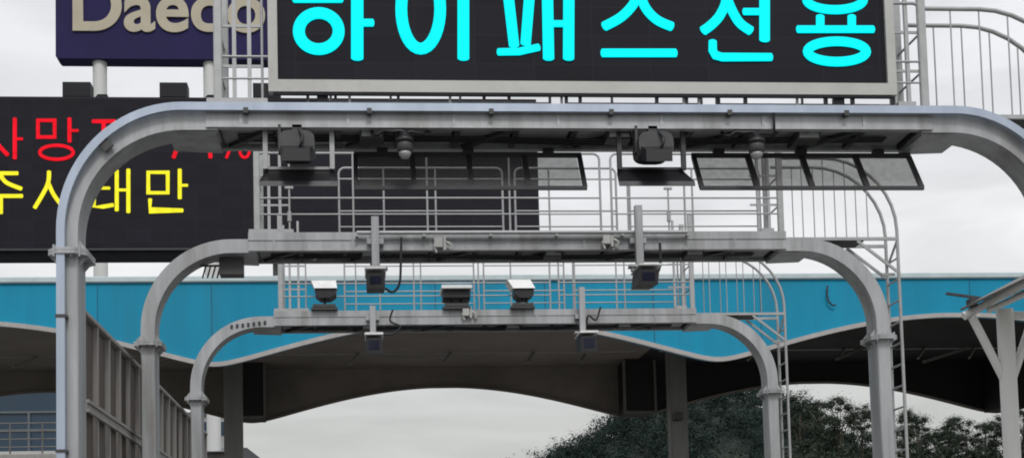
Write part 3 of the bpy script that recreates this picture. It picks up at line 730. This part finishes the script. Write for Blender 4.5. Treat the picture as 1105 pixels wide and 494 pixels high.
# ------------------------------------------------------------------ toll plaza canopy
YF, YK = 36.0, 48.0
def canopy():
    TX = [at(232, 395, YF).x, at(775, 389, YF).x]; SP = TX[1]-TX[0]
    z_tr = (at(232, 396, YF).z+at(775, 388, YF).z)/2; z_cr = at(1045, 338, YF).z+.05; z_top = (at(40, 305, YF).z+at(1060, 301.5, YF).z)/2
    x_lo, x_hi = TX[0]-1.62*SP, TX[1]+1.6*SP
    def zb(x):
        s = abs(math.sin(math.pi*(x-TX[0])/SP)); s = math.sqrt(s*s+.012)-.0  # rounded trough
        return z_tr + (z_cr-z_tr)*min(s, 1.0)**1.0 - .1*(z_cr-z_tr)
    t = thing('toll_canopy', (TX[0], (YF+YK)/2, 0), 'long toll plaza canopy with blue wavy fascia and dark underside, behind the gantries', 'canopy')
    xs = np.linspace(x_lo, x_hi, 340)
    def wavy(y0, y1, zfun, ztop, xa=x_lo, xb=x_hi):
        q = [x for x in xs if xa <= x <= xb]; poly = [(x, zfun(x)) for x in q] + [(q[-1], ztop), (q[0], ztop)]; m = MB()
        n = len(q)
        vs = []; 
        for y in (y0, y1):
            for x in q: vs.append((x, y, zfun(x)))
            for x in q: vs.append((x, y, ztop))
        fs = []
        for i in range(n-1):
            fs += [(i, i+1, n+i+1, n+i), (2*n+i, 3*n+i, 3*n+i+1, 2*n+i+1), (i, 2*n+i, 2*n+i+1, i+1), (n+i, n+i+1, 3*n+i+1, 3*n+i)]
        fs += [(0, n, 3*n, 2*n), (n-1, 3*n-1, 4*n-1, 2*n-1)]
        return m.add(vs, fs)
    obj('fascia', wavy(YF, YF+.25, zb, z_top), M['blue'], t)
    b = MB()
    for x in np.arange(x_lo+1.1, x_hi, 3.02): obj('seam', MB().box(x-.012, x+.012, YF-.006, YF-.001, zb(x)+.13, z_top-.05), M['seam'], t)
    obj('cap_strip', MB().box(x_lo-.05, x_hi+.05, YF-.09, YF+.6, z_top+.002, z_top+.17, .03), M['cap'], t)
    P = [(x, zb(x)) for x in xs]
    obj('edge_trim', MB().sweep_xz([(x, z+.02) for x, z in P], .12, YF-.12, YF-.002), M['trim'], t)
    # rear wall of the roof, seen from inside, bay by bay
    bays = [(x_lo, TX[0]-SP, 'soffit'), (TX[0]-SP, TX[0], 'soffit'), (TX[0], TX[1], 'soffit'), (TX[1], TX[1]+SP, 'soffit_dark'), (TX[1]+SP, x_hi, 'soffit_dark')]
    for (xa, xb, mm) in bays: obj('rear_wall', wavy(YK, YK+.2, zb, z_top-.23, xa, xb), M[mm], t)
    P2 = MB().sweep_xz([(x, z) for x, z in P], .08, YK-.1, YK-.003); obj('rear_trim', P2, M['soffit'], t)
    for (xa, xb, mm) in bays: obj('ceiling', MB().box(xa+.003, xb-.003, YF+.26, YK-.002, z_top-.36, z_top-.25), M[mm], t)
    obj('roof', MB().box(x_lo, x_hi, YF+.26, YK+.3, z_top-.22, z_top-.1), M['roof'], t)
    for i in range(-1, 3):
        x = TX[0]+i*SP
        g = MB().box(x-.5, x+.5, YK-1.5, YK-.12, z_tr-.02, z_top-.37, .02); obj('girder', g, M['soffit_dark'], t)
        if i in (0, 1):
            for sgn in (-1, 1): obj('girder_trim', MB().box(x+sgn*.55-.045, x+sgn*.55+.045, YK-1.54, YK-1.44, z_tr-.03, z_top-.4), M['column'], t)
            obj('girder_trim', MB().box(x-.5, x+.5, YK-1.53, YK-1.502, z_tr-.06, z_tr+.04), M['column'], t)
        yc = 41.0
        c = MB().box(x-.27, x+.27, yc-.27, yc+.27, .02, z_top-.365, .03)
        c.box(x-.3, x+.3, yc-.3, yc+.3, 3.8, 3.86)
        obj('column', c, M['column'], t)
    # rails, braces and light battens under the roof
    for i in range(-1, 3):
        xa, xb = TX[0]+i*SP+.4, TX[0]+(i+1)*SP-.4
        zr = at(500, 380, 45.0).z
        obj('rail', MB().tube([(xa, 45, zr), (xb, 45, zr)], .045, 8), M['barrier_post'], t)
        for q in (.26, .5, .72, .86):
            x = xa+(xb-xa)*q; s = .25 if i == 0 else .5
            obj('brace', MB().bar((x-s, 44.2, zr-.5), (x+.1, 45.0, zr), .06, .07), M['barrier_post'], t)
            obj('hanger', MB().bar((x, 45, zr), (x, 45, z_top-.37), .06, .06), M['soffit'], t)
    for (p0, p1, Yq) in (((997, 390), (1043, 375.5), 42.0), ((903, 387), (940, 371), 43.0)):
        obj('light_batten', MB().bar(at(*p0, Yq), at(*p1, Yq+.9), .12, .1), M['column'], t)
    return t, zb, z_top
CAN, zb, zct = canopy()
# a loose cable on the fascia
b = MB().tube([at(893, 308, YF-.1), at(892.5, 318, YF-.1), at(894, 325, YF-.1), at(898, 329, YF-.1), at(902, 329, YF-.1)], .025, 6)
tag(obj('cable', b, M['dark_steel'], None, at(893, 308, YF-.1)), 'short dark cable hooked like a letter J on the blue fascia', 'cable')
# junction box on the right canopy column
def column_box():
    p = at(731, 449, 40.6); t = thing('switch_box', p, 'small black box on the grey canopy column in front of the hill', 'box')
    obj('housing', MB().box(p.x-.12, p.x+.14, 40.45, 40.72, p.z-.12, p.z+.12, .02), M['black'], t)
    obj('lid', MB().box(p.x-.1, p.x+.12, 40.43, 40.447, p.z-.1, p.z+.1), M['dark_steel'], t)
column_box()

# ------------------------------------------------------------------ noise barrier on the left
def barrier():
    X = -3.36; Y0, Y1 = 16.2, 28.6
    def ray_z(px, py): q = X/at(px, py, 1).x; return at(px, py, q).z
    zt = (ray_z(121.6, 370)+ray_z(172, 418)+ray_z(213, 459))/3
    t = thing('noise_barrier', (X, (Y0+Y1)/2, 0), 'brown panelled noise barrier with grey uprights running back beside the left posts', 'barrier')
    n = 16; ys = np.linspace(Y0, Y1, n+1)
    zr = (ray_z(91, 435)+ray_z(162, 488))/2
    for i in range(n):
        obj('panel', MB().box(X-.05, X+.0, ys[i]+.05, ys[i+1]-.05, .16, zt-.07), M['barrier'], t)
    for y in ys: obj('upright', MB().box(X-.08, X+.06, y-.035, y+.035, .15, zt-.061), M['barrier_post'], t)
    b = MB().box(X-.085, X+.075, Y0-.05, Y1+.05, zt-.06, zt, .01); obj('top_rail', b, M['barrier_post'], t)
    b = MB().box(X+.062, X+.10, Y0, Y1, zr-.09, zr-.055); b.box(X+.062, X+.10, Y0, Y1, zr+.02, zr+.06); b.box(X+.062, X+.075, Y0, Y1, zr-.054, zr+.019)
    obj('middle_rail', b, M['barrier_post'], t)
barrier()

# ------------------------------------------------------------------ white branching shelter on the right
def shelter():
    Y = 23.0; base = at(1090, 494, Y); x = at(1086, 370, Y).x
    t = thing('shelter_canopy', (x, Y, 0), 'white tube steel shelter with branching post at the right edge', 'shelter')
    ztop = at(1084, 334, Y).z
    obj('post', MB().tube([(x, Y, .02), (x, Y, ztop)], .15, 16), M['white_steel'], t)
    hub = at(1086, 411, Y)
    e0 = at(1049, 342, Y); e1 = at(1117, 335, Y)
    obj('strut', MB().tube([(x-.06, Y, hub.z), (e0.x, Y, e0.z)], .075, 12), M['white_steel'], t)
    obj('strut', MB().tube([(x+.06, Y, hub.z), (e1.x, Y, e1.z)], .075, 12), M['white_steel'], t)
    r0 = at(1040, 341, Y); r1 = at(1106, 305.5, Y); d = (r1-r0)
    for dy in (0, -4.2):
        obj('rafter', MB().tube([(r0.x, Y+dy, r0.z), (r0.x+d.x*4.2, Y+dy, r0.z+d.z*4.2)], .075, 12), M['white_steel'], t)
    b = MB(); p = at(1083, 340, Y); b.tube([(p.x, Y, p.z), (p.x+3.4, Y, p.z)], .07, 12); obj('tie_beam', b, M['white_steel'], t)
    q = at(1062, 337, Y+.2); b = MB().tube([(q.x, Y, q.z), (q.x, Y-4.3, q.z+.02)], .055, 10); obj('purlin', b, M['white_steel'], t)
    q = at(1096, 320, Y); b = MB().tube([(q.x, Y+.05, q.z), (q.x, Y-4.3, q.z)], .055, 10); obj('purlin', b, M['white_steel'], t)
    n = Vector((-d.z, 0, d.x)).normalized()
    a = r0+d*.1+n*.078; c = r0+d*4.2+n*.078
    m = MB().add([(a.x-.06, Y+.15, a.z), (c.x, Y+.15, c.z), (c.x, Y-4.5, c.z), (a.x-.06, Y-4.5, a.z), (a.x-.06+n.x*.04, Y+.15, a.z+n.z*.04), (c.x+n.x*.04, Y+.15, c.z+n.z*.04), (c.x+n.x*.04, Y-4.5, c.z+n.z*.04), (a.x-.06+n.x*.04, Y-4.5, a.z+n.z*.04)],
                  [(3,2,1,0),(4,5,6,7),(0,1,5,4),(1,2,6,5),(2,3,7,6),(3,0,4,7)])
    obj('roof_sheet', m, M['column'], t)
    x2 = x+3.3
    obj('post', MB().tube([(x2, Y, .02), (x2, Y, r0.z+d.z*(x2-r0.x)/d.x-.06)], .15, 16), M['white_steel'], t)
    # the bracket arm that sticks out over the eave
    g = at(1021, 316.5, Y+3.5); h = at(1076, 324, Y+3.5)
    obj('bracket_arm', MB().bar(g, h, .06, .05), M['dark_steel'], t)
    k = at(1046, 328, Y+.1); obj('eave_block', MB().box(k.x-.06, k.x+.06, Y-.1, Y+.1, k.z-.07, k.z+.07), M['dark_steel'], t)
shelter()

# ------------------------------------------------------------------ far buildings
def glass_building():
    Y = 78.0; xa = at(-330, 430, Y).x; xb = at(113, 430, Y).x; zt = at(50, 408, Y).z; zl = at(50, 486, Y).z
    t = thing('glass_building', ((xa+xb)/2, Y, 0), 'dull blue glass building seen under the left end of the canopy', 'building')
    obj('wall', MB().box(xa, xb, Y, Y+9, 0, zl), M['pale'], t)
    obj('glazing', MB().box(xa, xb, Y+.15, Y+9, zl+.002, zt-.3), M['glassblue'], t)
    obj('roof', MB().box(xa-.3, xb+.3, Y-.3, Y+9.3, zt-.298, zt), M['roof'], t)
    b = MB(); x = xb
    while x > xa:
        b.box(x-.07, x+.07, Y+.02, Y+.149, zl+.003, zl+2.2); x -= 2.15
    b.box(xa, xb, Y+.03, Y+.148, zl+2.2, zl+2.32); b.box(xa, xb, Y+.03, Y+.148, zl+1.2, zl+1.28)
    obj('mullion', b, M['mullion'], t)
glass_building()
def far_railing():
    Y = 60.0; xa = at(-60, 470, Y).x; xb = at(100, 470, Y).x; z0 = at(30, 489, Y).z; z1 = at(30, 456, Y).z
    t = thing('walkway_bridge', ((xa+xb)/2, Y, 0), 'pale walkway with thin white railing in front of the dull blue building', 'walkway')
    obj('deck', MB().box(xa, xb, Y, Y+1.6, z0-.5, z0, .03), M['barrier_post'], t)
    b = MB()
    for x in np.arange(xa, xb, 1.4): b.tube([(x, Y+.08, z0), (x, Y+.08, z1)], .04, 6)
    for z in np.linspace(z0+.3, z1, 4): b.tube([(xa, Y+.08, z), (xb, Y+.08, z)], .03, 6)
    obj('railing', b, M['column'], t)
    for x in (xa+.5, (xa+xb)/2, xb-.5): obj('pier', MB().box(x-.2, x+.2, Y+.5, Y+1.1, 0, z0-.502), M['pale'], t)
far_railing()
def pale_building():
    Y = 95.0; a = at(205, 482, Y); c = at(246, 448, Y)
    t = thing('office_block', ((a.x+c.x)/2, Y, 0), 'small pale office block between the left posts and the canopy column', 'building')
    obj('wall', MB().box(a.x-3, c.x, Y, Y+8, 0, c.z), M['pale'], t)
    obj('roof', MB().box(a.x-3.2, c.x+.2, Y-.2, Y+8.2, c.z+.001, c.z+.25), M['mullion'], t)
    for px in (222, 231, 240):
        p = at(px, 462, Y); w = obj('window', MB().box(p.x-.2, p.x+.2, Y-.05, Y-.001, p.z-.5, p.z+.5), M['mullion'], t)
        obj('pane', MB().box(p.x-.15, p.x+.15, Y-.07, Y-.051, p.z-.44, p.z+.44), M['glassblue'], w)
    Y2_ = 70.0; a = at(214, 486, Y2_); c = at(243, 480, Y2_)
    t = thing('low_shed', ((a.x+c.x)/2, Y2_, 0), 'low dark grey shed roof at the foot of the small pale office block', 'shed')
    obj('wall', MB().box(a.x-1, c.x, Y2_, Y2_+5, 0, at(220, 488, Y2_).z), M['column'], t)
    zz = at(220, 488, Y2_).z; b = MB().prism([(Y2_-.4, zz+.002), (Y2_+5.4, zz+.002), (Y2_+2.5, zz+.5)], 'x', a.x-1.3, c.x+.3); obj('roof', b, M['roof'], t)
    p = at(258, 456, 62.0); b = MB().tube([(p.x, 62, 0), (p.x, 62, p.z)], [.07, .04], 8)
    t = thing('lamp_pole', (p.x, 62, 0), 'thin grey pole just right of the left canopy column', 'pole'); obj('shaft', b, M['column'], t)
    obj('tip', MB().lathe([(.05, 0), (.075, .05), (.03, .16)], (p.x, 62, p.z-.02), 8), M['device'], t)
    Yr = 88.0; p = at(266, 483, Yr); q = at(284, 494, Yr)
    t = thing('gabled_house', (p.x, Yr, 0), 'small dark gabled roof low behind the left canopy column, against the pale sky', 'house')
    obj('wall', MB().box(p.x-1.0, q.x-.1, Yr, Yr+5, 0, q.z-.3), M['pale'], t)
    obj('roof', MB().prism([(p.x-1.3, q.z-.298), (q.x+.2, q.z-.298), (p.x+.05, p.z), (p.x-.5, p.z)], 'y', Yr-.3, Yr+5.3), M['roof'], t)
pale_building()

# ------------------------------------------------------------------ fittings under the nearest gantry
Y1 = GY[0]
def mesh_panel(xa, xb, label):
    Yt, Yb = 14.66, 14.33; zt = at(865, 168, Yt).z; zb_ = at(875, 203, Yb).z
    t = thing('mesh_panel', ((xa+xb)/2, Yt, zt), label, 'panel', 'tilted grey mesh panels under the nearest gantry')
    def P(x, k): return Vector((x, Yt+(Yb-Yt)*k, zt+(zb_-zt)*k))
    b = MB(); nrm = (0, -.8, .6)
    b.bar(P(xa-.02, 0), P(xb+.02, 0), .04, .05); b.bar(P(xa-.02, 1), P(xb+.02, 1), .04, .04)
    xs = np.linspace(xa, xb, 5)
    for i, x in enumerate(xs): b.bar(P(x, .03), P(x, .98), .062 if 0 < i < 4 else .05, .04, (0, .8, .6))
    for x in (xs[0]+.3, xs[2], xs[4]-.35): b.box(x-.06, x+.06, Yt-.02, Yt+.06, zt+.02, ZBOT+.01)
    obj('frame', b, M['dark_steel'], t)
    for i in range(4):
        a, c = xs[i]+.034, xs[i+1]-.034; q = MB(); o_ = Vector((0, .004, .003))
        vs = [P(a, .04), P(c, .04), P(c, .97), P(a, .97)]
        q.add([v-o_ for v in vs]+[v+o_ for v in vs], [(3,2,1,0),(4,5,6,7),(0,1,5,4),(1,2,6,5),(2,3,7,6),(3,0,4,7)])
        obj('pane', q, M['pane'], t)
XR0, XR1 = at(748, 168, 14.66).x, at(980, 168, 14.66).x
mesh_panel(XR0, XR1, 'long row of tilted grey mesh panels against the sky, right of the hanging camera tray')
dxl = at(625, 168, 14.66).x - XR1
mesh_panel(XR0+dxl, XR1+dxl, 'tilted mesh panels in front of the dark message board, last pane against sky')
LANE = dxl
def antenna(x0, x1, light, lab):
    Y = 14.12; zt = at(700, 184, Y).z
    t = thing('lane_antenna', ((x0+x1)/2, Y, zt), lab, 'antenna', 'flat antennas hung from the nearest gantry')
    m = M['galv_rail'] if light else M['dark_steel']
    for x in (x0+.05, x1-.07):
        obj('hanger', MB().box(x-.02, x+.03, Y-.02, Y+.03, zt+.01, ZBOT+.03), m, t)
    # shallow tilted tray seen from below
    za = zt+.02; zc = at(700, 198, Y-.2).z-.035
    prof = [(Y-.22, zc), (Y-.20, zc+.06), (Y+.12, za+.02), (Y+.14, za-.02)]
    v = []; 
    for (x, k) in ((x0, 0), (x1, 0)):
        for i, (y, z) in enumerate(prof): v.append((x + (0 if i < 2 else (.05 if x == x0 else -.05)), y, z))
    b = MB().add(v, [(0,1,2,3),(7,6,5,4),(0,4,5,1),(1,5,6,2),(2,6,7,3),(3,7,4,0)])
    obj('tray', b, M['black'], t)
    obj('rim', MB().bar((x0+.05, Y+.115, za+.035), (x1-.05, Y+.115, za+.035), .03, .03), m, t)
a0, a1 = at(664, 190, 14.1).x, at(745, 190, 14.1).x
antenna(a0, a1, False, 'black antenna tray hanging against bright sky, under the dark camera right of centre')
antenna(a0+LANE, a1+LANE, True, 'antenna tray with pale hangers hanging before the dark message board on the left')
def toll_camera(px, m_body, lab, dx=0):
    Y = 14.02; p = at(px, 160, Y); x = p.x+dx; zt = at(705, 142, Y-.2).z; zb_ = at(705, 178, Y-.2).z
    t = thing('lane_camera', (x, Y, ZBOT), lab, 'camera', 'boxy lane cameras under the nearest gantry')
    # round-shouldered drum body, boxy hood below it
    pr = []
    for a in range(0, 360, 20):
        c, s = math.cos(math.radians(a)), math.sin(math.radians(a))
        pr.append((x+.19*math.copysign(abs(c)**.6, c), (zt+zb_)/2+.06+.13*math.copysign(abs(s)**.6, s)))
    obj('body', MB().prism(pr, 'y', Y-.2, Y+.15), m_body, t)
    b = MB(); v = []
    for (y, w, z0, z1) in ((Y-.32, .14, zb_, zb_+.13), (Y-.201, .17, zb_+.04, zb_+.2)):
        v += [(x-w, y, z0), (x+w, y, z0), (x+w, y, z1), (x-w, y, z1)]
    b.add(v, [(0,1,2,3),(7,6,5,4),(0,4,5,1),(1,5,6,2),(2,6,7,3),(3,7,4,0)]); obj('hood', b, M['black'], t)
    obj('bracket', MB().box(x-.05, x+.05, Y-.05, Y+.05, zt-.02, ZBOT+.03).box(x-.2, x-.17, Y-.06, Y+.06, (zt+zb_)/2, ZBOT+.03), M['dark_steel'], t)
    c = MB().tube([(x+.02, Y-.18, zt+.02), (x+.07, Y-.26, zt-.08), (x+.05, Y-.28, zt-.17), (x+.03, Y-.24, zb_+.17)], .016, 6); obj('cord', c, M['black'], t)
toll_camera(704, M['device'], 'dark drum shaped camera above the black tray, seen against sky right of centre')
toll_camera(704, M['device'], 'grey drum shaped camera on the left, in front of the dark message board', LANE)
def dome(px, lab, dx=0):
    Y = 13.98; p = at(px, 152, Y); x = p.x+dx; zt = at(px, 153, Y).z
    t = thing('dome_camera', (x, Y, zt), lab, 'camera', 'small dome cameras under the nearest gantry')
    obj('cap', MB().lathe([(.05, .09), (.05, .03), (.095, .025), (.1, -.02), (.085, -.025)], (x, Y, zt), 16), M['black'], t)
    obj('housing', MB().lathe([(.082, -.026), (.088, -.04), (.085, -.11), (.07, -.125)], (x, Y, zt), 16), M['device'], t)
    obj('lens_dome', MB().lathe([(.068, -.126), (.066, -.15), (.045, -.185), (.012, -.2)], (x, Y, zt), 16), M['galv_rail'], t)
    b = MB().tube([(x, Y, zt+.09), (x-.04, Y, zt+.11), (x-.14, Y, zt+.1), (x-.22, Y+.02, zt+.12), (x-.28, Y+.02, zt+.07), (x-.34, Y+.06, zt+.09), (x-.36, Y+.14, ZBOT+.05)], .02, 6)
    b.tube([(x, Y, zt+.08), (x+.06, Y, zt+.1), (x+.2, Y+.04, zt+.09), (x+.32, Y+.14, ZBOT+.04)], .016, 6)
    obj('cable', b, M['black'], t)
dome(816, 'small grey dome camera with looped cable in front of the right mesh panels')
dome(816, 'small grey dome camera with looped cable before the dark message board', LANE)
b = MB(); p = at(836, 128, 13.9); b.tube([(p.x, 13.93, ZT-.1), (p.x, 13.93, ZBOT-.06), (p.x, 14.05, ZBOT-.1)], .014, 6)
tag(obj('dangling_cable', b, M['black'], None, p), 'short black cable hanging over the near beam, right of the dome camera', 'cable')

# ------------------------------------------------------------------ cameras on drop poles of the two farther gantries
def pole_camera(Y, px, ytop, ymid, box, tilt, lab, loop=None):
    """a square drop pole clamped to the front beam and a hooded camera at its foot"""
    yy = Y-.2; a = at(px, ytop, yy); m = at(px, ymid, yy); x = a.x
    x0, x1 = at(box[0], 300, yy).x, at(box[2], 300, yy).x; z1, z0 = at(box[0], box[1], yy).z, at(box[0], box[3], yy).z
    t = thing('pole_camera', (x, yy, z0), lab, 'camera', 'hooded cameras on drop poles')
    b = MB().box(x-.055, x+.055, yy-.04, yy+.06, m.z, a.z, .008)
    b.box(x-.12, x+.12, yy+.061, yy+.165, ZT-.2, ZT-.12); obj('drop_pole', b, M['galv'], t)
    b = MB().box(x-.16, x+.17, yy-.08, yy+.1, m.z-.035, m.z-.001); b.box(x-.13, x-.1, yy-.05, yy+.05, m.z-.09, m.z-.036); b.box(x+.1, x+.13, yy-.05, yy+.05, m.z-.09, m.z-.036)
    obj('mount_plate', b, M['galv_rail'], t)
    h = z1-z0; L = .55; s = tilt
    v = []
    for (y, dz, w) in ((yy-.3, -.0, 0), (yy+.25, .05, .01)):
        v += [(x0+w-s, y, z0+dz), (x1-w-s, y, z0+dz), (x1-w, y, z1-h*.25+dz), (x0+w, y, z1-h*.25+dz)]
    b = MB().add(v, [(0,1,2,3),(7,6,5,4),(0,4,5,1),(1,5,6,2),(2,6,7,3),(3,7,4,0)]); obj('hood', b, M['black'], t)
    b = MB().box(x0-.015, x1+.02+abs(s), yy-.34, yy+.3, z1-h*.25+.052, z1, .012)
    obj('sun_shield', b, M['white'], t)
    g = MB().box(x0+.05-s*.6, x1-.05-s*.6, yy-.306, yy-.301, z0+.06, z1-h*.25-.05); obj('lens_window', g, M['lens'], t)
    if loop:
        obj('cable', MB().tube(smooth_pts([at(q[0], q[1], yy) for q in loop], 5), .02, 6), M['black'], t)
G2c = GY[1]; G3c = GY[2]
pole_camera(G2c, 404.5, 234, 288, (395, 294, 415, 316), 0, 'hooded camera on the left drop pole of the middle gantry, black cable looping right', [(433, 256), (432.5, 285), (431, 306), (424, 315), (416, 311)])
pole_camera(G2c, 688.5, 222, 286, (686, 290, 707, 312), .03, 'hooded camera tipped sideways on the right drop pole of the middle gantry', [(712, 262), (712.5, 285), (709, 296)])
pole_camera(G3c, 402, 330, 360, (393.5, 362, 411, 384), 0, 'hooded camera hanging lowest on the left of the farthest gantry', [(424, 334), (421, 346), (432, 352), (424, 360), (413, 360)])
pole_camera(G3c, 627.5, 310, 358, (622, 360, 639.5, 381.5), 0, 'hooded camera hanging on the right of the farthest gantry, pole rising above the beam', [(648, 331), (643, 345), (635, 340), (633, 350)])
def detector(px, w, ytop, ymid, ybase, kind, lab):
    Y = GY[2]+.02; x = at(px, 320, Y).x; z2 = at(px, ytop, Y).z; z1 = at(px, ymid, Y).z; zb_ = ZT+.002; k = w*Y/F/2
    t = thing('vehicle_detector', (x, Y, zb_), lab, 'detector', 'white vehicle detectors on the farthest gantry')
    b = MB().box(x-k*.98, x+k*.98, Y-.16, Y+.2, zb_, zb_+.045); b.box(x-k*.85, x+k*.85, Y-.17, Y-.14, zb_+.045, zb_+.1); obj('base_plate', b, M['device'], t)
    b = MB()
    for q in ((-.5, .45) if kind != 'single' else (0.05,)):
        b.bar((x+k*q, Y-.03, zb_+.046), (x+k*q*.6, Y-.03, z1-.14), .05, .05)
    if kind == 'hood': b.bar((x-k*.45, Y-.06, zb_+.05), (x+k*.1, Y-.06, z1-.14), .03, .03)
    obj('leg', b, M['dark_steel'], t)
    if kind == 'flat':
        obj('shield', MB().box(x-k*1.08, x+k*1.08, Y-.3, Y+.3, z2-.06, z2, .015), M['white'], t)
        obj('head', MB().box(x-k*.95, x+k*.95, Y-.2, Y+.2, z2-.24, z2-.062, .03), M['black'], t)
    else:
        sh = k*.25 if kind == 'hood' else 0.0
        v = [(x-k*.8, Y-.26, z1), (x+k*.98, Y-.26, z1), (x+k*.98, Y+.3, z1+.05), (x-k*.8, Y+.3, z1+.05), (x-k*.95-sh, Y-.16, z2-.01), (x+k*.9-sh, Y-.16, z2-.01), (x+k*.9-sh, Y+.3, z2), (x-k*.95-sh, Y+.3, z2)]
        if kind != 'hood': v = [(px_+(k*.1 if i in (0, 3) else 0), py_, pz_) for i, (px_, py_, pz_) in enumerate(v)]
        obj('shield', MB().add(v, [(3,2,1,0),(4,5,6,7),(0,1,5,4),(1,2,6,5),(2,3,7,6),(3,0,4,7)]), M['white'], t)
        pr = [(x-k*.7, z1-.002), (x+k*.9, z1-.002), (x+k*.88, z1-.1), (x+k*.45, z1-.17), (x-k*.3, z1-.17), (x-k*.65, z1-.1)]
        obj('head', MB().prism(pr, 'y', Y-.22, Y+.2), M['black'], t)
detector(350, 29, 304, 314, 333, 'single', 'white topped detector on one leg, leftmost on the farthest gantry')
detector(492, 31, 311, 316, 333, 'flat', 'flat topped detector with thin white lid, middle one on the farthest gantry')
detector(563, 27, 303, 314, 333, 'hood', 'tall detector with sloping white hood, rightmost on the farthest gantry')
